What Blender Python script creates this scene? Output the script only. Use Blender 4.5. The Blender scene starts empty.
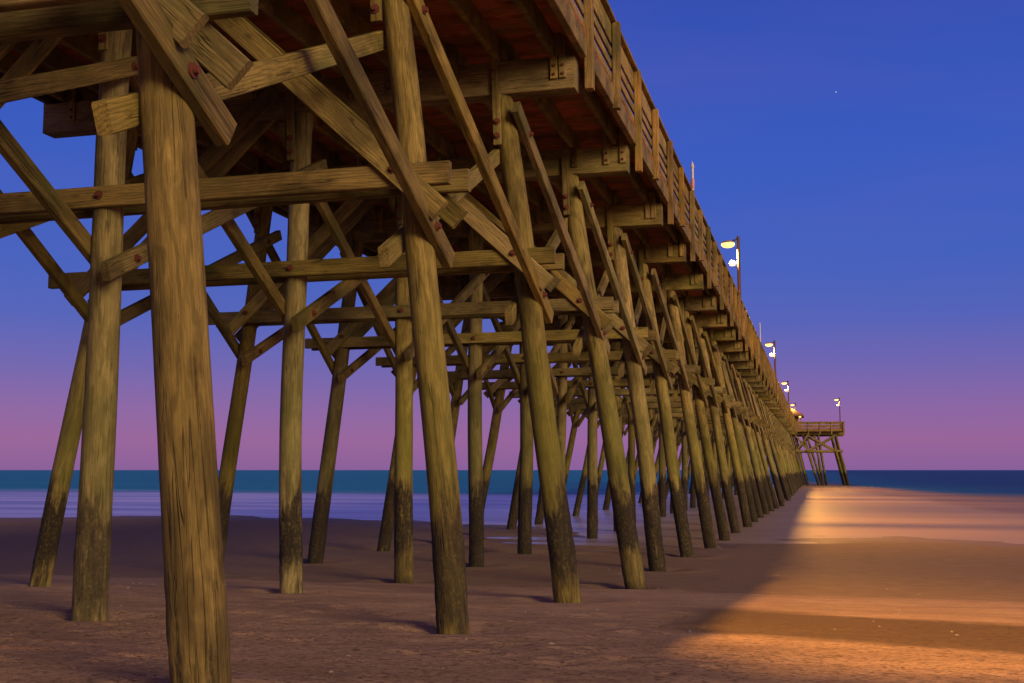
import bpy, math, random
import numpy as np
from mathutils import Vector, Matrix
random.seed(7)
sc = bpy.context.scene
C = sc.collection
R = math.radians
# ------------------------------------------------------------------ frame of the place
# origin = the photographer's eye, Y runs out to sea along the pier, X to the right, Z up (sea level at SEA)
SEA = -2.20
S = 4.457                                   # distance between pile bents
def bent_y(n): return 10.369 + S * n
N0, N1 = -2, 36                             # first and last bent of the pier stem
CX = -7.07                                  # pier centre line
DECK_HALF = 4.22
CAP_B, CAP_T = 5.10, 5.56                   # cap beam underside and top
JOIST_T = 5.86
DECK_T = 5.91
RAIL_T = 6.95
HEAD_Y0, HEAD_Y1 = 172.2, 184.6             # pier head
HEAD_X0, HEAD_X1 = -17.9, 3.72

# ------------------------------------------------------------------ helpers: nodes
def new_mat(name):
    m = bpy.data.materials.new(name); m.use_nodes = True
    nt = m.node_tree; nt.nodes.clear()
    out = nt.nodes.new('ShaderNodeOutputMaterial')
    b = nt.nodes.new('ShaderNodeBsdfPrincipled')
    nt.links.new(b.outputs[0], out.inputs[0])
    return m, nt, b
class NT:
    def __init__(s, nt): s.nt = nt
    def n(s, t, **k):
        d = s.nt.nodes.new('ShaderNode' + t)
        for a, v in k.items(): setattr(d, a, v)
        return d
    def put(s, sock, v):
        if isinstance(v, bpy.types.NodeSocket): s.nt.links.new(v, sock)
        elif v is not None:
            if isinstance(v, tuple) and len(v) == 3 and sock.type == 'RGBA': v = v + (1,)
            sock.default_value = v
    def math(s, op, a, b=None, c=None, clamp=False):
        d = s.n('Math', operation=op, use_clamp=clamp)
        s.put(d.inputs[0], a); s.put(d.inputs[1], b); s.put(d.inputs[2], c)
        return d.outputs[0]
    def mapping(s, vec, scale=(1,1,1), loc=(0,0,0)):
        d = s.n('Mapping'); s.put(d.inputs[0], vec); d.inputs['Scale'].default_value = scale; s.put(d.inputs['Location'], loc)
        return d.outputs[0]
    def noise(s, vec, scale, detail=3, rough=.55, dist=0):
        d = s.n('TexNoise'); s.put(d.inputs['Vector'], vec); d.inputs['Scale'].default_value = scale
        d.inputs['Detail'].default_value = detail; d.inputs['Roughness'].default_value = rough; d.inputs['Distortion'].default_value = dist
        return d.outputs['Fac']
    def ramp(s, fac, stops, interp='LINEAR'):
        d = s.n('ValToRGB'); s.put(d.inputs[0], fac); e = d.color_ramp.elements; d.color_ramp.interpolation = interp
        while len(e) < len(stops): e.new(.5)
        for x, (p, c) in zip(e, stops):
            x.position = p; x.color = (c, c, c, 1) if not isinstance(c, tuple) else tuple(c) + (1,)
        return d.outputs[0]
    def sstep(s, v, a, b, lo=0., hi=1.):
        d = s.n('MapRange', interpolation_type='SMOOTHSTEP'); s.put(d.inputs[0], v)
        d.inputs[1].default_value = a; d.inputs[2].default_value = b; d.inputs[3].default_value = lo; d.inputs[4].default_value = hi
        return d.outputs[0]
    def mix(s, fac, a, b, blend='MIX'):
        d = s.n('Mix', data_type='RGBA', blend_type=blend)
        s.put(d.inputs[0], fac); s.put(d.inputs[6], a); s.put(d.inputs[7], b)
        return d.outputs[2]
    def bump(s, h, strength, dist, normal=None):
        d = s.n('Bump'); s.put(d.inputs['Height'], h); d.inputs['Strength'].default_value = strength; d.inputs['Distance'].default_value = dist
        if normal is not None: s.put(d.inputs['Normal'], normal)
        return d.outputs[0]

# ------------------------------------------------------------------ materials
def wood(name, light, dark, axis, pile=False, sat=1.0):
    """weathered timber; grain runs along local `axis` (0 = X for sawn timber, 2 = Z for round piles)"""
    m, nt, b = new_mat(name); g = NT(nt)
    tc = g.n('TexCoord'); oi = g.n('ObjectInfo'); geo = g.n('NewGeometry')
    off = g.n('VectorMath', operation='SCALE'); off.inputs[0].default_value = (37.3, 21.7, 55.1); g.put(off.inputs['Scale'], oi.outputs['Random'])
    vec = g.n('VectorMath', operation='ADD'); g.put(vec.inputs[0], tc.outputs['Object']); g.put(vec.inputs[1], off.outputs[0])
    v = vec.outputs[0]
    def st(a, l):
        q = [a, a, a]; q[axis] = l; return tuple(q)
    fine = g.noise(g.mapping(v, st(58, 3.2)), 1.0, 6, .75, .6)
    broad = g.noise(g.mapping(v, st(4.5, .8)), 1.0, 6, .68, .6)
    blot = g.noise(g.mapping(v, st(2.2, 1.2)), 1.0, 5, .62, .2)
    w = g.n('TexWave', wave_type='RINGS', rings_direction='XYZ'[axis]); 
    if pile:
        zo = g.n('CombineXYZ'); zo.inputs[0].default_value = .07; zo.inputs[1].default_value = .04; g.put(zo.inputs[2], g.math('MULTIPLY', oi.outputs['Random'], 60))
        va = g.n('VectorMath', operation='ADD'); g.put(va.inputs[0], tc.outputs['Object']); g.put(va.inputs[1], zo.outputs[0])
        g.put(w.inputs['Vector'], g.mapping(va.outputs[0], (1, 1, .30)))
    else: g.put(w.inputs['Vector'], g.mapping(v, st(2.0, .42)))
    w.inputs['Scale'].default_value = 5.5; w.inputs['Distortion'].default_value = 9 if pile else 7; w.inputs['Detail'].default_value = 2.5; w.inputs['Detail Scale'].default_value = 1.1 if pile else .9
    col = g.mix(g.ramp(broad, [(.30, 0), (.70, 1)]), dark, light)
    col = g.mix(g.math('MULTIPLY', g.ramp(w.outputs['Fac'], [(.12, 1), (.40, 0)]), .42), col, tuple(c * .42 for c in dark))
    col = g.mix(g.math('MULTIPLY', g.ramp(fine, [(.36, 1), (.56, 0)]), .70), col, tuple(c * .38 for c in dark))
    # drying cracks
    cr = g.noise(g.mapping(v, st(15, .45)), 1.0, 2, .5, .5)
    crack = g.ramp(g.math('ABSOLUTE', g.math('SUBTRACT', cr, .5)), [(0.0, 1), (.015, 0)])
    crack = g.math('MULTIPLY', crack, g.ramp(blot, [(.47, 0), (.58, 1)]))
    col = g.mix(g.math('MULTIPLY', crack, .9), col, (.018, .012, .008))
    # knots
    vo = g.n('TexVoronoi', feature='F1'); g.put(vo.inputs['Vector'], g.mapping(v, st(3.2, 1.5))); vo.inputs['Scale'].default_value = 1.0
    knot = g.ramp(g.math('ADD', vo.outputs['Distance'], g.math('MULTIPLY', fine, .14)), [(.09, 1), (.19, 0)])
    col = g.mix(g.math('MULTIPLY', knot, .72), col, (.035, .022, .012))
    # damp stain patches and green growth
    col = g.mix(g.math('MULTIPLY', g.ramp(blot, [(.47, 0), (.64, 1)]), .66), col, tuple(c * .30 for c in dark))
    gr = g.noise(g.mapping(v, st(2.4, .9), (9, 4, 2)), 1.0, 4, .6)
    grm = g.ramp(gr, [(.50, 0), (.68, .75)])
    sep = g.n('SeparateXYZ'); g.put(sep.inputs[0], geo.outputs['Position']); z = sep.outputs['Z']
    if pile:
        wob = g.noise(g.mapping(v, (3.5, 3.5, .9)), 1.0, 4, .65)
        wob2 = g.noise(g.mapping(v, (13, 13, 2.0)), 1.0, 4, .7)
        zz = g.math('ADD', z, g.math('ADD', g.math('MULTIPLY', g.math('SUBTRACT', wob, .5), 1.5), g.math('MULTIPLY', g.math('SUBTRACT', wob2, .5), .75)))
        inl = g.sstep(sep.outputs['Y'], 6.2, 12.0, .12, 1.0)
        alg = g.math('MULTIPLY', g.sstep(zz, -.6, .1), g.sstep(zz, 2.6, .4))
        col = g.mix(g.math('MULTIPLY', g.math('MULTIPLY', alg, inl), .50), col, (.115, .12, .022))
        grm = g.math('MULTIPLY', grm, .30)
    col = g.mix(grm, col, (.085, .085, .022))
    # every timber its own tone
    hsv = g.n('HueSaturation'); g.put(hsv.inputs['Color'], col)
    g.put(hsv.inputs['Hue'], g.math('MULTIPLY_ADD', g.math('FRACT', g.math('MULTIPLY', oi.outputs['Random'], 17.3)), .018, .493)); g.put(hsv.inputs['Saturation'], g.math('MULTIPLY_ADD', g.math('FRACT', g.math('MULTIPLY', oi.outputs['Random'], 7.7)), .25, .88))
    g.put(hsv.inputs['Value'], g.math('MULTIPLY_ADD', oi.outputs['Random'], .62, .68))
    col = hsv.outputs[0]
    rough = .85
    height = g.math('ADD', g.math('MULTIPLY', fine, .5), g.math('MULTIPLY', crack, -1.2))
    if pile:
        # tide mark: dark wet band with ragged edges, paler scoured foot
        tide = g.math('MULTIPLY', g.sstep(zz, -.20, -.50), g.math('MAXIMUM', g.sstep(zz, -1.75, -1.15), g.sstep(sep.outputs['Y'], 16, 23)))
        low = g.sstep(z, -1.62, -2.0)
        bar = g.math('MULTIPLY', g.math('MAXIMUM', g.math('MULTIPLY', tide, .95), g.math('MULTIPLY', low, .85)), inl)
        run = g.math('MULTIPLY', g.ramp(g.noise(g.mapping(v, (7, 7, .55), (3, 8, 1)), 1.0, 4, .65, .3), [(.52, 0), (.63, 1)]), g.sstep(zz, .5, -.6))
        bar = g.math('MAXIMUM', bar, g.math('MULTIPLY', run, .85))
        spk = g.noise(g.mapping(v, (30, 30, 22)), 1.0, 3, .6)
        bar = g.math('MULTIPLY', bar, g.ramp(spk, [(.30, .68), (.50, 1)]))
        bar = g.math('MULTIPLY', bar, g.ramp(wob2, [(.28, .5), (.44, 1)]))
        col = g.mix(bar, col, (.013, .010, .008))
        height = g.math('ADD', height, g.math('MULTIPLY', g.math('MULTIPLY', bar, spk), 1.6))
    g.put(b.inputs['Base Color'], col); b.inputs['Roughness'].default_value = rough
    b.inputs['Specular IOR Level'].default_value = .25
    g.put(b.inputs['Normal'], g.bump(height, .75, .014))
    return m
M_PILE = wood('round_pile_wood', (.305, .230, .082), (.150, .110, .040), 2, True)
M_BEAM = wood('sawn_timber', (.30, .220, .078), (.150, .108, .039), 0)
M_DECK = wood('deck_boards', (.50, .14, .058), (.33, .088, .040), 0)
M_RAIL = wood('railing_timber', (.33, .225, .080), (.20, .135, .048), 0)
M_POST = wood('railing_post_timber', (.34, .215, .075), (.22, .135, .045), 2)
def plain(name, col, rough=.6, metal=0, emit=None, es=0):
    m, nt, b = new_mat(name); g = NT(nt)
    tc = g.n('TexCoord')
    n = g.noise(tc.outputs['Object'], 9, 4, .6)
    g.put(b.inputs['Base Color'], g.mix(n, tuple(c * .65 for c in col), col)); b.inputs['Roughness'].default_value = rough; b.inputs['Metallic'].default_value = metal
    if emit: b.inputs['Emission Color'].default_value = emit + (1,); b.inputs['Emission Strength'].default_value = es
    return m
M_RUST = plain('rusty_bolt_steel', (.10, .020, .012), .85)
M_POLE = plain('weathered_lamp_pole', (.06, .035, .025), .7)
M_GREY = plain('galvanised_steel', (.32, .30, .28), .45, .3)
M_WHITE = plain('white_painted_metal', (.55, .52, .50), .5)
M_GLOW = plain('lit_sodium_lens', (1, .75, .4), .4, 0, (1.0, .55, .10), 3)
M_GLOBE = plain('lit_white_globe', (.8, .7, .65), .4, 0, (1.0, .74, .62), 1.1)
M_ROOF = plain('brown_shingle_roof', (.13, .07, .045), .85)
M_PINK = plain('faded_red_paint', (.50, .22, .18), .6)

# ------------------------------------------------------------------ helpers: objects
def link(name, me, parent=None, mat=None, M=None, loc=None):
    o = bpy.data.objects.new(name, me); C.objects.link(o)
    if me is not None and mat is not None and not me.materials: me.materials.append(mat)
    W = M if M is not None else Matrix.Translation(loc or (0, 0, 0))
    if parent is not None:
        o.parent = parent
        W = WORLD[parent.name].inverted() @ W
    o.matrix_basis = W
    WORLD[o.name] = (WORLD[parent.name] @ W) if parent is not None else W
    return o
WORLD = {}
def thing(name, loc, label, cat, group=None):
    o = link(name, None, loc=loc); o.empty_display_size = .3
    o['label'] = label; o['category'] = cat
    if group: o['group'] = group
    return o
class MB:
    def __init__(s): s.v = []; s.f = []; s.sm = []
    def add(s, vs, fs, smooth=False):
        k = len(s.v); s.v += [tuple(p) for p in vs]; s.f += [tuple(i + k for i in f) for f in fs]; s.sm += [smooth] * len(fs)
    def bar(s, p0, p1, w, h, up=(0, 0, 1), ch=.008):
        """chamfered bar from p0 to p1; w across, h along `up`"""
        p0, p1 = Vector(p0), Vector(p1); d = (p1 - p0).normalized(); u = Vector(up); u = (u - d * u.dot(d)).normalized(); r = d.cross(u)
        c = min(ch, w * .3, h * .3); a, bq = w / 2, h / 2
        prof = [(-a + c, -bq), (a - c, -bq), (a, -bq + c), (a, bq - c), (a - c, bq), (-a + c, bq), (-a, bq - c), (-a, -bq + c)]
        vs = [p + r * x + u * y for p in (p0, p1) for x, y in prof]
        fs = [(i, (i + 1) % 8, 8 + (i + 1) % 8, 8 + i) for i in range(8)] + [tuple(range(7, -1, -1)), tuple(range(8, 16))]
        s.add(vs, fs)
    def tube(s, p0, p1, r0, r1=None, n=10, cap=True):
        r1 = r0 if r1 is None else r1
        p0, p1 = Vector(p0), Vector(p1); d = (p1 - p0).normalized(); a = d.orthogonal().normalized(); b = d.cross(a)
        vs = [p + (a * math.cos(t) + b * math.sin(t)) * r for p, r in ((p0, r0), (p1, r1)) for t in (2 * math.pi * i / n for i in range(n))]
        s.add(vs, [(i, (i + 1) % n, n + (i + 1) % n, n + i) for i in range(n)], True)
        if cap: s.add(vs, [tuple(range(n - 1, -1, -1)), tuple(range(n, 2 * n))])
    def lathe(s, prof, c=(0, 0, 0), n=14, sx=1, sy=1):
        vs = [(c[0] + r * math.cos(t) * sx, c[1] + r * math.sin(t) * sy, c[2] + z) for r, z in prof for t in (2 * math.pi * i / n for i in range(n))]
        fs = [(j * n + i, j * n + (i + 1) % n, (j + 1) * n + (i + 1) % n, (j + 1) * n + i) for j in range(len(prof) - 1) for i in range(n)]
        s.add(vs, fs, True)
    def mesh(s, name):
        me = bpy.data.meshes.new(name); me.from_pydata(s.v, [], s.f)
        me.polygons.foreach_set('use_smooth', s.sm); me.update(); return me
cache = {}
def beam_mesh(name, L, w, h, ch=.010):
    k = (name, round(L, 2), w, h)
    if k not in cache:
        b = MB(); b.bar((-L / 2, 0, 0), (L / 2, 0, 0), w, h, (0, 0, 1), ch); cache[k] = b.mesh(name)
    return cache[k]
def frame(p0, p1, up):
    p0, p1 = Vector(p0), Vector(p1); x = (p1 - p0).normalized(); u = Vector(up); z = (u - x * u.dot(x)).normalized(); y = z.cross(x)
    c = (p0 + p1) / 2
    return Matrix(((x.x, y.x, z.x, c.x), (x.y, y.y, z.y, c.y), (x.z, y.z, z.z, c.z), (0, 0, 0, 1)))
def beam(name, p0, p1, w, h, parent, mat=None, up=(0, 0, 1), ch=.010):
    """one sawn timber: local X along its length, h along `up`, w the other way"""
    L = (Vector(p1) - Vector(p0)).length
    return link(name, beam_mesh(name, L, w, h, ch), parent, mat or M_BEAM, frame(p0, p1, up))
def bolt_mesh():
    if 'bolt' not in cache:
        b = MB(); b.tube((0, 0, -.01), (0, 0, .012), .046, .046, 14); b.tube((0, 0, .012), (0, 0, .045), .030, .027, 6)
        cache['bolt'] = b.mesh('bolt')
    return cache['bolt']
def bolt(parent, pos, normal):
    z = Vector(normal).normalized(); x = z.orthogonal().normalized(); y = z.cross(x)
    M = Matrix(((x.x, y.x, z.x, pos[0]), (x.y, y.y, z.y, pos[1]), (x.z, y.z, z.z, pos[2]), (0, 0, 0, 1)))
    return link('bolt', bolt_mesh(), parent, M_RUST, M)
def join_bars(name, bars, parent, mat, kind='stuff'):
    b = MB()
    for p0, p1, w, h, up in bars: b.bar(p0, p1, w, h, up)
    o = link(name, b.mesh(name), parent, mat)
    if kind: o['kind'] = kind
    return o
# ------------------------------------------------------------------ value noise for meshes
def vnoise(x, y, seed=0):
    xi = np.floor(x).astype(np.int64); yi = np.floor(y).astype(np.int64); fx = x - xi; fy = y - yi
    def h(a, b):
        n = (a * 374761393 + b * 668265263 + seed * 982451653) & 0x7fffffff
        n = ((n ^ (n >> 13)) * 1274126177) & 0x7fffffff
        return ((n ^ (n >> 16)) & 0xffff) / 65535.
    u = fx * fx * (3 - 2 * fx); v = fy * fy * (3 - 2 * fy)
    return (h(xi, yi) * (1 - u) + h(xi + 1, yi) * u) * (1 - v) + (h(xi, yi + 1) * (1 - u) + h(xi + 1, yi + 1) * u) * v - .5
def fbm(x, y, seed, o=4):
    t = 0; a = 1
    for i in range(o): t = t + a * vnoise(x * 2 ** i + i * 7.3, y * 2 ** i - i * 3.1, seed + i); a *= .5
    return t
# ------------------------------------------------------------------ pile layout
def px_p(z): return -4.02 + (5.1 - z) * .118      # right row, battered outwards
def px_v(z): return CX + .02 - (5.1 - z) * .008
def px_l(z): return -9.85 - (5.1 - z) * .130      # left row, battered outwards
ROWS = {'P': px_p, 'V': px_v, 'L': px_l}
def row_x(r, n):                                 # the piles of the deeper bents are driven at a flatter batter
    e = .115 * min(max((n - 3) / 11, 0), 1)
    return lambda z: ROWS[r](z) + {'P': e, 'V': 0, 'L': -e}[r] * (5.1 - z)
# ------------------------------------------------------------------ beach
def shore_y(X):
    return np.interp(X, [-400, -60, -36, -29, -17, -12.7, -9, -6.6, -3.8, -.65, 2.6, 5.9, 14, 60, 400], [60, 44, 46, 52, 48, 46, 42, 36.5, 35.6, 40, 40.5, 38, 35.5, 33, 30])
def ground(X, Y):
    base = np.interp(Y, [-200, -40, 0, 5.9, 10.4, 14.8, 17.9, 18.9, 20.5, 28], [1.5, -.6, -1.16, -1.26, -1.47, -1.70, -1.89, -1.955, -1.985, -2.06])
    ys = shore_y(X)
    t = (Y - 28) / np.maximum(ys - 28, 4)
    sea = np.where(Y < ys, -2.06 - .14 * t, -2.20 - .018 * (Y - ys))
    h = np.where(Y > 28, sea, base)
    h = h + fbm(X / 7., Y / 3.5, 3) * .05 * np.clip((30 - Y) / 12, .25, 1)
    rough = np.clip((15.5 - Y) / 5, .0, 1)
    h = h + fbm(X / .30, Y / .22, 11, 4) * .007 * rough + fbm(X / 1.6, Y / .5, 17, 3) * .012 * np.clip((24 - Y) / 8, .12, 1)
    h = h + fbm(X / 1.3, Y / .9, 23, 3) * .018 * np.clip((Y - 24) / 6, 0, 1) * np.clip((60 - Y) / 10, 0, 1)
    # pools scoured round the piles
    for cx, cy, rx, ry, d in [(-11.4, 29.0, 1.5, .5, .10), (-9.9, 32.3, 1.6, .6, .12), (-7.3, 28.9, 1.5, .45, .10), (-5.6, 31.2, 1.6, .8, .12), (-8.0, 34, 1.6, .8, .1), (-3.4, 33.2, .9, .6, .09), (-6.9, 34.2, 2.2, .7, .15), (-4.6, 34.0, 1.5, .9, .14), (-2.2, 36.5, 2.0, .8, .12), (-8.8, 36.5, 2.2, .9, .12), (-5.0, 29.2, .9, .35, .10)]:
        h = h - d * np.exp(-((X - cx) / rx) ** 2 - ((Y - cy) / ry) ** 2)
    for n in range(-1, 5):
        for r, f in ROWS.items():
            zb = np.interp(bent_y(n), [5.9, 10.4, 14.8, 20, 28], [-1.26, -1.47, -1.7, -1.98, -2.06]); xb = f(zb)
            d2 = (X - xb) ** 2 + (Y - bent_y(n)) ** 2
            h = h - .075 * np.exp(-d2 / .16) + .025 * np.exp(-(np.sqrt(d2) - .75) ** 2 / .08)
    return h
def axis(parts):
    out = []
    for a, b, st in parts:
        out.append(np.arange(a, b, st))
    return np.concatenate(out + [np.array([parts[-1][1]])])
def grid_mesh(name, xs, ys, zf):
    X, Y = np.meshgrid(xs, ys); Z = zf(X, Y)
    me = bpy.data.meshes.new(name); nx, ny = len(xs), len(ys)
    me.vertices.add(nx * ny); me.vertices.foreach_set('co', np.stack([X, Y, Z], -1).astype(np.float32).ravel())
    i = (np.arange(ny - 1)[:, None] * nx + np.arange(nx - 1)[None]).ravel()
    q = np.stack([i, i + 1, i + 1 + nx, i + nx], -1).astype(np.int32)
    me.loops.add(q.size); me.polygons.add(len(q)); me.loops.foreach_set('vertex_index', q.ravel())
    me.polygons.foreach_set('loop_start', np.arange(0, q.size, 4, dtype=np.int32)); me.polygons.foreach_set('use_smooth', np.ones(len(q), bool))
    me.update(calc_edges=True); me.validate(); return me
DIMPLES = [(random.uniform(-13, 5), random.uniform(4.5, 13.5), random.uniform(.07, .16), random.uniform(.008, .022)) for _ in range(420)]
def beach_z(X, Y):
    h = ground(X, Y)
    xs, ys = X[0], Y[:, 0]
    for cx, cy, r, d in DIMPLES:
        a, b = np.searchsorted(xs, [cx - 3 * r, cx + 3 * r]); e, f = np.searchsorted(ys, [cy - 3 * r, cy + 3 * r])
        if b > a and f > e:
            q = ((X[e:f, a:b] - cx) / (r * 1.3)) ** 2 + ((Y[e:f, a:b] - cy) / r) ** 2
            h[e:f, a:b] += d * (-np.exp(-q * 1.6) + .55 * np.exp(-(np.sqrt(q) - 1.25) ** 2 * 5))
    return h
def beach_z_pts(x, y): return ground(x, y)
xs = axis([(-700, -120, 40), (-120, -40, 4), (-40, -15, .5), (-15, 6.5, .055), (6.5, 20, .4), (20, 120, 5), (120, 700, 40)])
ys = axis([(-220, -20, 10), (-20, 4, .6), (4, 15, .055), (15, 24, .10), (24, 56, .22), (56, 120, 2), (120, 360, 20)])
m, nt, b = new_mat('beach_sand'); g = NT(nt)
geo = g.n('NewGeometry'); P = geo.outputs['Position']; sep = g.n('SeparateXYZ'); g.put(sep.inputs[0], P)
X_, Y_, Z_ = sep.outputs
n_big = g.noise(g.mapping(P, (.30, .8, 1)), 1.0, 4, .6); n_mid = g.noise(g.mapping(P, (2.2, 5, 2)), 1.0, 5, .62); n_fine = g.noise(g.mapping(P, (30, 48, 40)), 1.0, 5, .72); n_grain = g.noise(P, 240, 2, .6)
col = g.mix(g.ramp(n_mid, [(.32, 0), (.68, 1)]), (.335, .215, .148), (.48, .312, .215))
col = g.mix(g.math('MULTIPLY', g.ramp(n_fine, [(.36, 1), (.5, 0)]), .5), col, (.11, .065, .045))
col = g.mix(g.math('MULTIPLY', g.ramp(n_big, [(.38, 1), (.6, 0)]), .35), col, (.17, .105, .075))
pit = g.noise(g.mapping(P, (15, 27, 9)), 1.0, 4, .7, .5); near_ = g.sstep(Y_, 15.5, 8.5)
pitm = g.math('MULTIPLY', g.ramp(pit, [(.36, 1), (.47, 0)]), g.math('MULTIPLY_ADD', near_, .75, .2))
col = g.mix(g.math('MULTIPLY', pitm, .75), col, (.085, .05, .038))
# debris specks left by the tide
sp = g.n('TexVoronoi', feature='F1'); g.put(sp.inputs['Vector'], g.mapping(P, (3.2, 5.5, 3))); sp.inputs['Scale'].default_value = 1.0
speck = g.math('MULTIPLY', g.ramp(sp.outputs['Distance'], [(.05, 1), (.10, 0)]), g.ramp(n_big, [(.45, 0), (.6, 1)]))
col = g.mix(g.math('MULTIPLY', speck, .75), col, (.05, .035, .03))
edge = g.math('ADD', Y_, g.math('MULTIPLY', g.math('SUBTRACT', n_big, .5), 1.3))
wet = g.sstep(edge, 18.2, 19.3)
# gap in the lamplight, painted as dark sand to the right of the pier
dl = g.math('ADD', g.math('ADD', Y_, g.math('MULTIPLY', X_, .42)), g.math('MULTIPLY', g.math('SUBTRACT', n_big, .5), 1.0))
shade_strip = g.math('MULTIPLY', g.sstep(dl, 10.35, 10.9), g.sstep(dl, 14.3, 13.5)); shade_strip = g.math('MULTIPLY', shade_strip, g.sstep(X_, -1.9, -.9))
wetcol = g.mix(g.ramp(n_mid, [(.3, 0), (.7, 1)]), (.165, .108, .070), (.24, .156, .098))
col = g.mix(g.math('MULTIPLY', shade_strip, .85), col, (.10, .066, .042))
col = g.mix(g.math('MULTIPLY', wet, .92), col, wetcol)
sat_ = g.sstep(g.math('ADD', Z_, g.math('MULTIPLY', g.math('SUBTRACT', n_mid, .5), .06)), -2.145, -2.19)
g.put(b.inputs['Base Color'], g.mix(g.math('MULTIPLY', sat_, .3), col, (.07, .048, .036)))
g.put(b.inputs['Roughness'], g.math('SUBTRACT', g.math('MULTIPLY_ADD', wet, -.10, .95), g.math('MULTIPLY', sat_, .22)))
g.put(b.inputs['Specular IOR Level'], g.math('MULTIPLY_ADD', sat_, .22, .06))
hgt = g.math('ADD', g.math('MULTIPLY', n_mid, .22), g.math('ADD', g.math('MULTIPLY', n_fine, .5), g.math('MULTIPLY', n_grain, .12))); hgt = g.math('SUBTRACT', hgt, g.math('MULTIPLY', pitm, .5))
g.put(b.inputs['Normal'], g.bump(g.math('MULTIPLY', hgt, g.math('MULTIPLY_ADD', wet, -.6, 1)), .8, .045))
beach = link('beach', grid_mesh('beach', xs, ys, beach_z), None, m); beach['kind'] = 'structure'; beach['label'] = 'brown beach sand, wet and darker towards the sea'
rs = random.Random(5); b2 = MB()
gxs, gys, grs = [], [], []
for _ in range(170):
    yy = rs.uniform(7, 24) if rs.random() < .7 else rs.uniform(14, 19.5); xx = rs.uniform(-16, 6); gxs.append(xx); gys.append(yy); grs.append(rs.uniform(.007, .020))
gz = beach_z_pts(np.array(gxs), np.array(gys))
for xx, yy, zz_, r in zip(gxs, gys, gz, grs):
    a = rs.uniform(0, 6.28); k = 5; sx = rs.uniform(.9, 2.4)
    ring = [(xx + r * (sx * math.cos(a) * math.cos(t) - math.sin(a) * math.sin(t)), yy + r * (sx * math.sin(a) * math.cos(t) + math.cos(a) * math.sin(t)), zz_ + .002 + rs.uniform(0, .004)) for t in (6.283 * i / k for i in range(k))]
    b2.add(ring + [(xx, yy, zz_ + .010 + r * .35)], [(i, (i + 1) % k, k) for i in range(k)])
db = link('shell_debris', b2.mesh('shell_debris'), None, plain('shell_scraps', (.30, .23, .17), .7)); db['kind'] = 'stuff'; db['label'] = 'tiny shell and drift scraps scattered on the sand'
# ------------------------------------------------------------------ sea
m, nt, b = new_mat('sea_water'); g = NT(nt)
geo = g.n('NewGeometry'); P = geo.outputs['Position']; sep = g.n('SeparateXYZ'); g.put(sep.inputs[0], P); X_, Y_, Z_ = sep.outputs
w1 = g.noise(g.mapping(P, (.05, .16, 1)), 1.0, 4, .55); w2 = g.noise(g.mapping(P, (.5, 1.6, 1)), 1.0, 4, .6); w3 = g.noise(g.mapping(P, (.010, .055, 1)), 1.0, 3, .5)
gx = g.math('DIVIDE', g.math('SUBTRACT', X_, -1.0), 9.0)
bul = g.math('MULTIPLY', g.math('EXPONENT', g.math('MULTIPLY', g.math('MULTIPLY', gx, gx), -1.0)), 105)
lim = g.math('SUBTRACT', g.math('SUBTRACT', Y_, bul), g.math('MULTIPLY', g.math('SUBTRACT', w3, .5), 70))
foam = g.sstep(g.math('ADD', lim, g.math('MULTIPLY', g.math('SUBTRACT', w1, .5), 26)), 124, 84)
swell = g.math('MULTIPLY_ADD', g.noise(g.mapping(P, (.004, .06, 1), (0, 3, 0)), 1.0, 4, .6), .9, .55)
streak = g.ramp(g.noise(g.mapping(P, (.03, .22, 1)), 1.0, 3, .5), [(.38, 0), (.66, 1)])
edgef = g.sstep(g.math('ADD', lim, g.math('MULTIPLY', w1, 14)), 62, 46)
st2 = g.ramp(g.noise(g.mapping(P, (.05, .75, 1), (3, 1, 0)), 1.0, 4, .6, .3), [(.35, 0), (.65, 1)])
streak = g.math('MULTIPLY_ADD', st2, .4, g.math('MULTIPLY', streak, .6))
side = g.sstep(g.math('ADD', X_, g.math('MULTIPLY', w3, 6)), -5, -1)        # sky violet painted into milky water left, lamp orange into sandy backwash right
fcol = g.mix(streak, g.mix(side, (.13, .13, .34), (.17, .105, .048)), g.mix(side, (.66, .58, .80), (.29, .182, .088)))
fcol = g.mix(g.math('MULTIPLY', edgef, .5), fcol, (.33, .235, .17))
dsc = g.n('VectorMath', operation='SCALE'); g.put(dsc.inputs[0], g.mix(g.sstep(X_, -30, 30), (.0005, .18, .26), (.004, .045, .115))); g.put(dsc.inputs['Scale'], swell)
g.put(b.inputs['Base Color'], g.mix(foam, dsc.outputs[0], fcol))
g.put(b.inputs['Roughness'], g.math('MULTIPLY_ADD', foam, g.math('MULTIPLY_ADD', side, .24, -.14), .42))
g.put(b.inputs['Specular IOR Level'], g.math('MULTIPLY_ADD', foam, g.math('MULTIPLY_ADD', side, -.37, .40), .30))
hh = g.math('ADD', w1, g.math('MULTIPLY', w2, .35))
g.put(b.inputs['Normal'], g.bump(g.math('MULTIPLY', hh, g.math('MULTIPLY_ADD', foam, -.85, 1)), .9, 1.2))
xw = axis([(-30000, -600, 4900), (-600, 600, 60), (600, 30000, 4900)]); yw = axis([(27, 400, 20), (400, 2000, 200), (2000, 40000, 4000)])
sea = link('sea', grid_mesh('sea', xw, yw, lambda X, Y: X * 0 + SEA), None, m); sea['kind'] = 'structure'; sea['label'] = 'sea water, deep blue far out and milky near the shore'

# ------------------------------------------------------------------ the pier
pier = thing('wooden_pier', (CX, bent_y(0), SEA), 'long brown wooden pier on leaning round piles, running from the beach out into the sea', 'pier')
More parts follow.
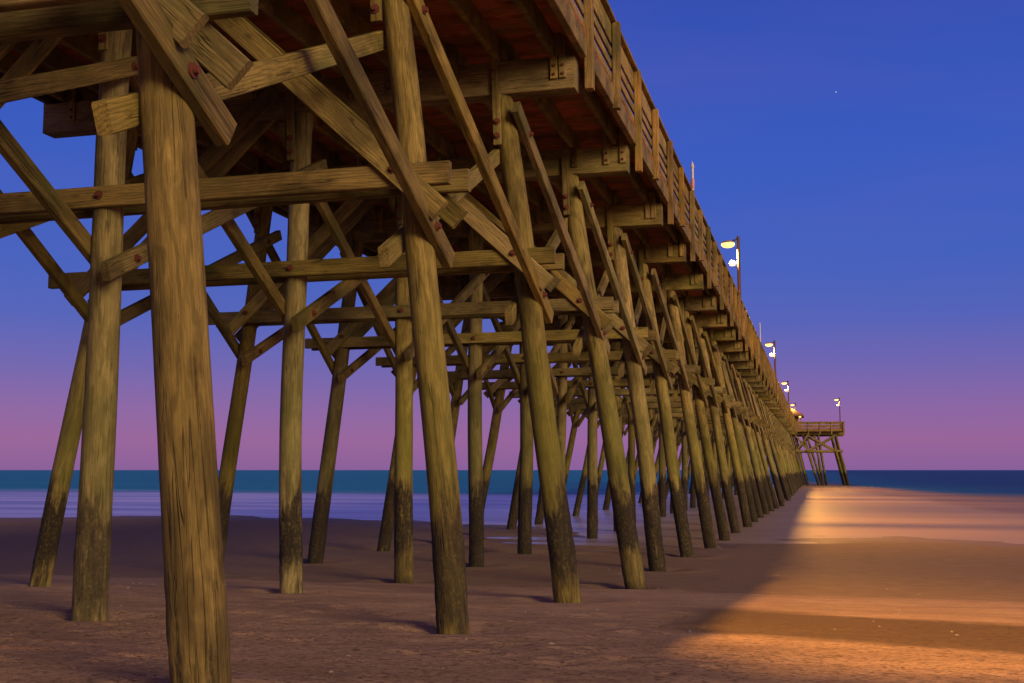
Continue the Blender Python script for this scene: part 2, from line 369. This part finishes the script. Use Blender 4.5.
# pile meshes: slightly crooked, tapered, lumpy logs; local Z along the log, origin at its head
def pile_mesh(seed, L, r_top, r_bot, crook=1.0):
    rnd = random.Random(seed); n = 26; K = 96; vs = []; fs = []
    ph = [rnd.uniform(0, 6.28) for _ in range(8)]
    for j in range(K + 1):
        t = j / K; z = -L * t
        r = r_top + (r_bot - r_top) * t
        cx = crook * (.030 * math.sin(t * 5 + ph[0]) + .012 * math.sin(t * 13 + ph[1])); cy = crook * (.030 * math.sin(t * 4.3 + ph[2]) + .012 * math.sin(t * 11 + ph[3]))
        if j == 0: r *= .93; z -= 0
        for i in range(n):
            a = 2 * math.pi * i / n
            k = 1 + .022 * math.sin(2 * a + ph[4] + t * 3) + .015 * math.sin(3 * a + ph[5] - t * 9) + .012 * math.sin(7 * a + ph[6] + t * 17) + rnd.uniform(-.004, .004) + (rnd.uniform(-.02, .05) if 5.7 < -z < 7.6 and rnd.random() < .5 else 0)
            vs.append((cx + r * k * math.cos(a), cy + r * k * math.sin(a), z))
    for j in range(K):
        for i in range(n): fs.append((j * n + (i + 1) % n, j * n + i, (j + 1) * n + i, (j + 1) * n + (i + 1) % n))
    b = MB(); b.add(vs, fs, True); b.add(vs[:n], [tuple(range(n))])
    return b.mesh('pile')
PM = {k: [pile_mesh(s + 10 * i, 8.8, rt, rb) for s in range(3)] for i, (k, rt, rb) in enumerate((('thin', .132, .152), ('mid', .142, .170), ('fat', .150, .180)))}
PM['straight'] = [pile_mesh(77, 8.8, .140, .172, .25)] * 3
def pile(x_of_z, y, kind='mid', yb=0.0, var=None):
    top = Vector((x_of_z(5.12), y, 5.12)); bot = Vector((x_of_z(-3.6), y + yb, -3.6)); z = (top - bot).normalized()
    a = random.uniform(0, 6.28); x0 = Vector((math.cos(a), math.sin(a), 0)); x = (x0 - z * x0.dot(z)).normalized(); yv = z.cross(x)
    M = Matrix(((x.x, yv.x, z.x, top.x), (x.y, yv.y, z.y, top.y), (x.z, yv.z, z.z, top.z), (0, 0, 0, 1)))
    me = PM[kind][random.randrange(3) if var is None else var]
    return me, M
KIND = {('P', -1): 'straight', ('P', 0): 'thin', ('P', 1): 'fat', ('P', 2): 'fat', ('V', 0): 'fat', ('V', 1): 'mid'}
far_piles = []
pile_count = 0
def place_pile(x_of_z, y, kind, i):
    global pile_count
    me, M = pile(x_of_z, y, kind, random.uniform(-.04, .04))
    if pile_count < 100:
        pile_count += 1
        return link('pile', me, pier, M_PILE, M)
    far_piles.append((me, M)); return None
j = lambda a: random.uniform(-a, a)
DY = .205                                     # half gap between the paired walers
cb_far = []; lb_far = []; cb_n = lb_n = 0; cl_n = 0
JX = [CX + k * .76 for k in range(-5, 6)]
for n in range(N0, N1 + 1):
    y = bent_y(n); near = n <= 6
    rows = ('P', 'V', 'L')
    for r in rows:
        k = KIND.get((r, n), random.choice(('thin', 'mid', 'fat', 'mid')))
        dx = j(.09) if n > 3 else (.03 if (r, n) == ('P', -1) else 0)
        jb = j(.012) if n > 3 else 0
        bat = jb + {('L', 1): .058, ('P', 2): .028, ('P', -1): -.0175, ('P', 0): -.008, ('V', 0): .008}.get((r, n), 0) * (-1 if r != 'P' else 1)
        o = place_pile((lambda z, f=row_x(r, n), dx=dx, bat=bat: f(z) + dx + (5.1 - z) * bat), y, k, n)
        if o is not None and near:
            for zz in (4.45, 4.62):
                pass
    # cap beam: one heavy timber on the pile heads
    cap = beam('cap_beam', (CX - DECK_HALF + j(.02), y, (CAP_B + CAP_T) / 2), (CX + DECK_HALF - .16, y, (CAP_B + CAP_T) / 2), .30, CAP_T - CAP_B - .004, pier)
    # scab boards that tie pile head and cap
    if n <= 12:
        for r in rows:
            x = ROWS[r](4.9) - .075
            sb = beam('scab_board', (x, y - .185, 4.38), (x - .04, y - .185, 5.45), .11, .05, pier, up=(0, -1, 0), ch=.006)
            if n <= 5:
                for zz in (4.50, 4.70): bolt(sb, (x - .004, y - .215, zz), (0, -1, 0))
    # paired walers at mid height
    wz = 2.87 if n == -1 else 2.80
    for s in (-1, 1):
        yy = y + s * DY
        ex = (row_x('P', n)(2.8) - ROWS['P'](2.8))
        wl = beam('waler', (-10.98 - ex + j(.08), yy, wz + j(.015)), (-3.30 + ex + (.07 if s > 0 else 0) + j(.03), yy, wz + .02 + j(.015)), .10, .22, pier)
        if n <= 6 and s < 0:
            for r in rows: bolt(wl, (row_x(r, n)(2.8), yy - .052, 2.81), (0, -1, 0))
    # sloping planks from the middle of the cap down past the outer piles
    for s in (-1, 1):
        yy = y + s * (.205 + .05 + .037)
        yt = y + s * (.15 + .05)
        for p0, p1 in (((-6.72 + j(.05), yt, 5.50), (-3.36 + ex + j(.06), yy, 2.46 + j(.05))), ((-7.42 + j(.05), yt, 5.42), (-10.56 - ex + j(.06), yy, 2.48 + j(.05)))):
            if cb_n < 100:
                cb_n += 1
                o = beam('cross_brace', p0, p1, .07, .225, pier)
                if n <= 5 and s < 0:
                    d = Vector(p1) - Vector(p0); q = Vector(p0) + d * .86; bolt(o, (q.x, q.y - .038, q.z), (0, -1, 0))
            else: cb_far.append((p0, p1, .07, .225, (0, 0, 1)))
    # lengthwise X braces on both sides of every row
    if n < N1:
        y2 = bent_y(n + 1)
        spec = []
        for r in rows:
            f = row_x(r, n); out = .20 if r == 'P' else -.20
            spec.append(('B', (f(4.70) + out - .02, y - .26 + j(.05), 4.86), (f(2.2) + out, y2 + .33, 2.06), out))
            spec.append(('A', (f(2.1) - out, y - .42 + j(.06), 1.98), (f(4.4) - out, y2 + .30 + j(.06), 4.42), -out))
        for kind, p0, p1, out in spec:
            if lb_n < 100:
                lb_n += 1
                o = beam('lengthwise_brace', p0, p1, .10, .19, pier)
                if n <= 4:
                    d = Vector(p1) - Vector(p0); sx = 1 if out > 0 else -1
                    for t in (.09, .91):
                        q = Vector(p0) + d * t; bolt(o, (q.x + sx * .052, q.y, q.z), (sx, 0, 0))
            else: lb_far.append((p0, p1, .10, .19, (0, 0, 1)))
if far_piles:
    b = MB()
    for me, M in far_piles:
        b.add([M @ v.co for v in me.vertices], [tuple(p.vertices) for p in me.polygons], True)
# joists: every line of stringers runs the length of the pier in pieces that lap on the caps
for i, x in enumerate(JX):
    b = MB()
    for n in range(N0 - 1, N1 + 1):
        ya, yb = bent_y(n) - .22, bent_y(n + 1) + .22
        sh = .05 if n % 2 else -.05
        b.bar((x + sh, ya, (CAP_T + JOIST_T) / 2), (x + sh, min(yb, HEAD_Y0 - .1), (CAP_T + JOIST_T) / 2), .085, JOIST_T - CAP_T - .006)
    link('joist', b.mesh('joist'), pier, M_BEAM)
for s in (1, -1):                               # rim joists with their bevelled ends on the caps
    b = MB()
    for n in range(N0 - 1, N1 + 1):
        b.bar((CX + s * (DECK_HALF - .07), bent_y(n) + .03, (CAP_T + JOIST_T) / 2 + .002), (CX + s * (DECK_HALF - .07), min(bent_y(n + 1) + .02, HEAD_Y0 - .1), (CAP_T + JOIST_T) / 2 + .002), .10, .30)
    link('rim_joist', b.mesh('rim_joist'), pier, M_RAIL)
# cleats that tie joists to caps
cl_far = []
for n in range(N0, N1 + 1):
    for i, x in enumerate(JX + [CX + DECK_HALF - .34]):
        sgn = 1 if (i + n) % 2 else -1
        p0 = (x + sgn * .10, bent_y(n) - .172, 5.22 + j(.03)); p1 = (x + sgn * .10 - .01, bent_y(n) - .172, 5.80)
        if n >= -1 and cl_n < 96:
            cl_n += 1; o = beam('cleat', p0, p1, .10, .035, pier, M_RAIL, up=(0, -1, 0), ch=.005)
            if n <= 2:
                for zz in (5.30, 5.42): bolt(o, (p0[0], p0[1] - .02, zz), (0, -1, 0)).scale = (.5, .5, .5)
        elif n > 0 and n < 26: cl_far.append((p0, p1, .10, .035, (0, -1, 0)))
join_bars('cleat', cl_far, pier, M_RAIL)
# deck boards across the pier, with narrow gaps
b = MB(); y = N0 * S + 2
while y < HEAD_Y0:
    w = .140 + j(.004)
    zt = (JOIST_T + DECK_T) / 2 + j(.002)
    b.bar((CX - DECK_HALF + j(.02), y, zt), (CX + DECK_HALF - .03 + j(.012), y, zt), w, DECK_T - JOIST_T, (0, 0, 1), .004)
    y += w + .003 + j(.002)
while y < HEAD_Y1:
    b.bar((HEAD_X0 + .1, y, (JOIST_T + DECK_T) / 2), (HEAD_X1 - .1, y, (JOIST_T + DECK_T) / 2), .19, DECK_T - JOIST_T, (0, 0, 1), .004); y += .2
link('decking', b.mesh('decking'), pier, M_DECK)
# railing, seaward run on the right side: one section per bay with its own posts
RX = CX + DECK_HALF - .075
RB = [(5.97, 6.09), (6.17, 6.29), (6.37, 6.49), (6.57, 6.89)]
def section_mesh():
    b = MB(); L = S
    for z0, z1 in RB: b.bar((-L / 2 + .004, 0, (z0 + z1) / 2), (L / 2 - .004, 0, (z0 + z1) / 2), .042, z1 - z0)
    b.bar((-L / 2 + .003, 0, 6.925), (L / 2 - .003, 0, 6.925), .20, .045)
    return b.mesh('railing_section')
sec = section_mesh()
def post_mesh(L):
    b = MB(); b.bar((0, 0, 0), (0, 0, L), .15, .115, (0, 1, 0), .008); return b.mesh('railing_post')
pm_long, pm_short = post_mesh(6.90 - CAP_B - .02), post_mesh(6.90 - 5.53)
rot = Matrix(((0, -1, 0, 0), (1, 0, 0, 0), (0, 0, 1, 0), (0, 0, 0, 1)))
for n in range(N0, N1):
    ya, yb = bent_y(n), bent_y(n + 1)
    o = link('railing_section', sec, pier, M_RAIL, Matrix.Translation((RX, (ya + yb) / 2, j(.006))) @ rot)
    for yy, me, z in ((ya + .02, pm_long, CAP_B + .02), ((ya + yb) / 2, pm_short, 5.53)):
        M = Matrix.Translation((RX + .082, yy + j(.03), z)) @ Matrix.Rotation(j(.008), 4, 'Y') @ Matrix.Rotation(math.pi / 2, 4, 'Z')
        link('railing_post', me, o, M_POST, M)
# railing on the far side
b = MB(); xr = CX - DECK_HALF + .075
for z0, z1 in RB: b.bar((xr, bent_y(N0), (z0 + z1) / 2), (xr, HEAD_Y0, (z0 + z1) / 2), .042, z1 - z0)
b.bar((xr, bent_y(N0), 6.925), (xr, HEAD_Y0, 6.925), .20, .045)
y = bent_y(N0)
while y < HEAD_Y0: b.bar((xr - .08, y, 5.5), (xr - .08, y, 6.9), .115, .15, (0, 1, 0)); y += S / 2
o = link('railing', b.mesh('railing'), pier, M_RAIL)
# ------------------------------------------------------------------ pier head (the T at the sea end)
HEAD_ROWS = (173.4, 178.3, 183.6)
for y in HEAD_ROWS:
    for xt, lean in ((2.35, .22), (-.1, .14), (-1.75, .28), (-3.4, .22), (-10.9, -.16), (-12.4, -.19), (-16.6, -.17)):
        for dd in (-.26, .26):
            me, M = pile(lambda z: xt + dd + (5.1 - z) * lean, y, 'fat', 0)
            far_piles.append((me, M))
b = MB()
for me, M in far_piles:
    b.add([M @ v.co for v in me.vertices], [tuple(p.vertices) for p in me.polygons], True)
o = link('pile', b.mesh('pile'), pier, M_PILE); o['kind'] = 'stuff'
for y in HEAD_ROWS:
    beam('cap_beam', (HEAD_X0 + .15, y, 5.33), (HEAD_X1 - .15, y, 5.33), .30, .44, pier)
    for s in (-.21, .21): beam('waler', (HEAD_X0 + .2, y + s, 2.75), (HEAD_X1 - .1, y + s, 2.75), .10, .26, pier)
    for s, xa, xb in ((-.3, -3.1, -1.2), (-.3, -1.5, 2.7), (.3, -16.6, -12.6), (.3, -12.4, -10.5)):
        cb_far.append(((xa, y + s, 5.1), (xb, y + s, 2.7), .09, .26, (0, 0, 1))); cb_far.append(((xb, y + s * 1.35, 5.1), (xa, y + s * 1.35, 2.7), .09, .26, (0, 0, 1)))
join_bars('cross_brace', cb_far, pier, M_BEAM); join_bars('lengthwise_brace', lb_far, pier, M_BEAM)
for k in range(13):
    beam('joist', (HEAD_X0 + .3 + k * 1.75, HEAD_Y0 + .1, 5.71), (HEAD_X0 + .3 + k * 1.75, HEAD_Y1 - .1, 5.71), .09, .294, pier)
for (xa, ya, xb, yb) in ((CX + DECK_HALF, HEAD_Y0, HEAD_X1, HEAD_Y0), (HEAD_X1, HEAD_Y0, HEAD_X1, HEAD_Y1), (HEAD_X0, HEAD_Y1, HEAD_X1, HEAD_Y1), (HEAD_X0, HEAD_Y0, HEAD_X0, HEAD_Y1), (HEAD_X0, HEAD_Y0, CX - DECK_HALF, HEAD_Y0)):
    b = MB(); A, B = Vector((xa, ya, 0)), Vector((xb, yb, 0)); d = (B - A); L = d.length; d.normalize()
    A += d * .03; B -= d * .03
    up = Vector((0, 0, 1))
    for z0, z1 in RB: b.bar(A + up * (z0 + z1) / 2, B + up * (z0 + z1) / 2, .045, z1 - z0)
    b.bar(A + up * 6.925, B + up * 6.925, .2, .045)
    b.bar(A + up * 5.70, B + up * 5.70, .08, .32)
    o = link('railing_section', b.mesh('railing_section'), pier, M_RAIL)
    k = max(2, int(L / 1.6)); nrm = d.cross(up)
    for i in range(k + 1):
        p = A + (B - A) * (i / k) + nrm * .085
        if ya == yb == HEAD_Y1: p = p - nrm * .17
        link('railing_post', pm_long, o, M_POST, Matrix.Translation((p.x, p.y, CAP_B + .02)))
# ------------------------------------------------------------------ shelter on the pier head
sh = thing('shelter', (-7.0, 178.6, DECK_T), 'small brown hip-roofed shelter with a lit edge on the pier head', 'shelter')
b = MB(); ex, ey, ez, pz = 5.15, 3.6, 8.15, 10.1
b.add([(-7 - ex, 178.6 - ey, ez), (-7 + ex, 178.6 - ey, ez), (-7 + ex, 178.6 + ey, ez), (-7 - ex, 178.6 + ey, ez), (-7 - 2, 178.6, pz), (-7 + 2, 178.6, pz),
       (-7 - ex, 178.6 - ey, ez - .22), (-7 + ex, 178.6 - ey, ez - .22), (-7 + ex, 178.6 + ey, ez - .22), (-7 - ex, 178.6 + ey, ez - .22)],
      [(0, 1, 5, 4), (1, 2, 5), (2, 3, 4, 5), (3, 0, 4), (0, 6, 7, 1), (1, 7, 8, 2), (2, 8, 9, 3), (3, 9, 6, 0), (9, 8, 7, 6)])
link('roof', b.mesh('roof'), sh, M_ROOF)
for sx in (-1, 1):
    for sy in (-1, 1):
        b = MB(); b.bar((-7 + sx * 4.6, 178.6 + sy * 3.1, DECK_T + .003), (-7 + sx * 4.6, 178.6 + sy * 3.1, ez - .221), .16, .16, (0, 1, 0)); link('post', b.mesh('post'), sh, M_POST)
b = MB(); b.bar((-7 - 4.3, 178.6 + 3.0, 7.0), (-7 + 4.3, 178.6 + 3.0, 7.0), .06, 2.1); link('back_wall', b.mesh('back_wall'), sh, M_RAIL)
b = MB(); b.lathe([(0, .05), (.16, .03), (.18, -.05), (.10, -.14), (0, -.16)], (-2.35, 175.4, 7.86)); link('ceiling_light', b.mesh('ceiling_light'), sh, M_GLOW)
# ------------------------------------------------------------------ lamps
def lamp(x, y, zt, label, power, cone=172, blend=.30, arm=.43, base=DECK_T, soft=.14):
    t = thing('lamp_post', (x, y, base), label, 'lamp post', 'lamp posts along the pier railing')
    b = MB(); b.tube((x, y, base + .002), (x, y, zt), .085, .065, 12); link('pole', b.mesh('pole'), t, M_POLE)
    b = MB(); b.tube((x - .03, y, zt - .12), (x - arm + .12, y, zt - .20), .040, .034, 10); link('arm', b.mesh('arm'), t, M_POLE)
    hx, hz = x - arm, zt - .25
    b = MB(); b.lathe([(0, .10), (.12, .09), (.21, .04), (.23, -.02), (.20, -.04)], (hx, y, hz), 16, 1.15, .8); hd = link('lamp_head', b.mesh('lamp_head'), t, M_GREY)
    b = MB(); b.lathe([(.22, -.03), (.23, -.09), (.18, -.17), (.09, -.21), (0, -.22)], (hx, y, hz), 16, 1.25, .9); link('lens', b.mesh('lens'), hd, M_GLOW)
    b = MB(); b.tube((x - .06, y, zt - 1.12), (x - .16, y, zt - 1.14), .03, .03, 8); b.lathe([(0, .12), (.07, .11), (.12, .06), (.14, -.02), (.12, -.10), (0, -.13)], (x - .26, y, zt - 1.14), 14); link('floodlight', b.mesh('floodlight'), t, M_GLOBE)
    ld = bpy.data.lights.new('sodium_light', 'SPOT'); ld.energy = power; ld.color = (1.0, .46, .075); ld.spot_size = R(cone); ld.spot_blend = blend; ld.shadow_soft_size = soft
    lo = bpy.data.objects.new('sodium_light', ld); C.objects.link(lo); lo.parent = t
    lo.matrix_basis = Matrix.Translation((hx - x, 0, hz - .36 - base))
    return t
LX = CX + DECK_HALF - .13
LP = 16500
lamp(LX, 7.4, 9.75, 'lamp post overhead on the near pier, above the top edge of the photo', 13500, 128, .40, arm=.31, soft=.05)
lamp(LX, 48.6, 9.80, 'large lit lamp post standing alone high on the railing, nearest of the row', LP)
lamp(LX, 91.0, 10.0, 'lit lamp post second along the railing, in front of a thin bare pole', LP)
lamp(LX, 133.0, 10.05, 'lit lamp post third along the railing, closest to the shelter roof', LP)
lamp(LX, 176.4, 9.95, 'small lit lamp post showing just above the shelter roof', 500)
lamp(3.30, 173.2, 10.45, 'lit lamp post at the outer corner of the pier head', 2200)
# thin bare poles on the railing
def thin_pole(y, zt, label, tip):
    t = thing('thin_pole', (LX + .02, y, DECK_T), label, 'pole')
    b = MB(); b.tube((LX + .02, y, DECK_T + .002), (LX + .02, y, zt), .042, .034, 8); link('shaft', b.mesh('shaft'), t, M_WHITE)
    if tip:
        b = MB(); b.lathe([(.037, -.55), (.052, -.50), (.052, -.32), (.037, -.27)], (LX + .02, y, zt), 10); link('band', b.mesh('band'), t, M_PINK)
        b = MB(); b.lathe([(.036, 0), (.05, .03), (.03, .12), (0, .2)], (LX + .02, y, zt), 10); link('tip', b.mesh('tip'), t, M_WHITE)
thin_pole(29.7, 7.86, 'thin pale pole with a red band standing alone above the near railing', True)
thin_pole(66.3, 8.32, 'thin pale pole without a band, just left of a lit lamp', False)

# ------------------------------------------------------------------ sky, sun, camera
w = bpy.data.worlds.new('World'); sc.world = w; w.use_nodes = True
nt = w.node_tree; nt.nodes.clear(); g = NT(nt)
GLOW = 1.35
SUN_EL, SUN_AZ = 16, 132                        # degrees; azimuth clockwise from the pier axis (seaward)
out = g.n('OutputWorld'); bg = g.n('Background'); nt.links.new(bg.outputs[0], out.inputs[0])
tc = g.n('TexCoord'); sep = g.n('SeparateXYZ'); g.put(sep.inputs[0], tc.outputs['Generated'])
def lin(r, g_, b_): return tuple((c / 255 / 12.92 if c <= 10 else ((c / 255 + .055) / 1.055) ** 2.4) for c in (r, g_, b_))
zz = g.math('MULTIPLY', sep.outputs['Z'], 2.0)
grad = g.ramp(zz, [(0.0, lin(136, 92, 152)), (.05, lin(150, 95, 152)), (.10, lin(138, 95, 160)), (.17, lin(108, 94, 172)), (.25, lin(76, 92, 182)), (.34, lin(61, 91, 187)), (.55, lin(52, 85, 188)), (.80, lin(40, 72, 174)), (1.0, lin(32, 48, 120))])
sky = g.n('TexSky', sky_type='NISHITA'); sky.sun_disc = False; sky.sun_elevation = R(SUN_EL); sky.sun_rotation = R(SUN_AZ); 
skys = g.n('VectorMath', operation='SCALE'); g.put(skys.inputs[0], sky.outputs[0]); skys.inputs['Scale'].default_value = .004
cl = g.noise(g.mapping(tc.outputs['Generated'], (1.6, 1.6, 9)), 1.0, 4, .5, .4)
grad = g.mix(g.math('MULTIPLY', g.ramp(cl, [(.42, 0), (.75, 1)]), .16), grad, lin(118, 96, 170))
tot = g.n('VectorMath', operation='ADD'); g.put(tot.inputs[0], grad); g.put(tot.inputs[1], skys.outputs[0])
# one evening star
f, pt = 1150, R(6.376); yw_ = R(14.812)
right = Vector((math.cos(yw_), math.sin(yw_), 0)); fwd = Vector((-math.sin(yw_) * math.cos(pt), math.cos(yw_) * math.cos(pt), math.sin(pt))); up = right.cross(fwd)
sd = (fwd + right * (836 - 512) / f + up * (341.5 - 92) / f).normalized()
dot = g.n('VectorMath', operation='DOT_PRODUCT'); g.put(dot.inputs[0], tc.outputs['Generated']); dot.inputs[1].default_value = sd
star = g.math('GREATER_THAN', dot.outputs['Value'], math.cos(.0005))
# added warm fill in the unseen sky behind the camera, as sunset afterglow
gd = g.n('VectorMath', operation='DOT_PRODUCT'); g.put(gd.inputs[0], tc.outputs['Generated']); gd.inputs[1].default_value = (.62, -.78, 0)
glow = g.math('MULTIPLY', g.sstep(gd.outputs['Value'], -.05, .95), g.math('EXPONENT', g.math('MULTIPLY', g.math('MAXIMUM', sep.outputs['Z'], 0.0), -2.6)))
gl = g.n('VectorMath', operation='SCALE'); gl.inputs[0].default_value = (1.0, .47, .19); g.put(gl.inputs['Scale'], g.math('MULTIPLY', glow, GLOW))
tot3 = g.n('VectorMath', operation='ADD'); g.put(tot3.inputs[0], tot.outputs[0]); g.put(tot3.inputs[1], gl.outputs[0])
tot2 = g.mix(star, tot3.outputs[0], (.6, .6, .8))
g.put(bg.inputs[0], tot2); bg.inputs[1].default_value = 1.0
sl = bpy.data.lights.new('sun', 'SUN'); sl.energy = 3.5; sl.angle = R(24); sl.color = (1.0, .72, .36)
so = bpy.data.objects.new('sun', sl); C.objects.link(so)
az = R(SUN_AZ); el = R(SUN_EL); sv = Vector((math.sin(az) * math.cos(el), math.cos(az) * math.cos(el), math.sin(el)))
so.rotation_euler = sv.to_track_quat('Z', 'Y').to_euler(); so.location = sv * 50
cd = bpy.data.cameras.new('camera'); cd.sensor_width = 36; cd.lens = f / 1024 * 36; cd.clip_end = 60000; cd.clip_start = .05
co = bpy.data.objects.new('camera', cd); C.objects.link(co)
co.matrix_world = Matrix(((right.x, up.x, -fwd.x, 0), (right.y, up.y, -fwd.y, 0), (right.z, up.z, -fwd.z, 0), (0, 0, 0, 1)))
sc.camera = co
sc.render.engine = 'CYCLES'
sc.cycles.use_denoising = True
sc.cycles.max_bounces = 7; sc.cycles.diffuse_bounces = 4; sc.cycles.glossy_bounces = 2
sc.cycles.sample_clamp_indirect = 4
sc.view_settings.view_transform = 'Standard'; sc.view_settings.look = 'None'; sc.view_settings.exposure = 0; sc.view_settings.gamma = 1
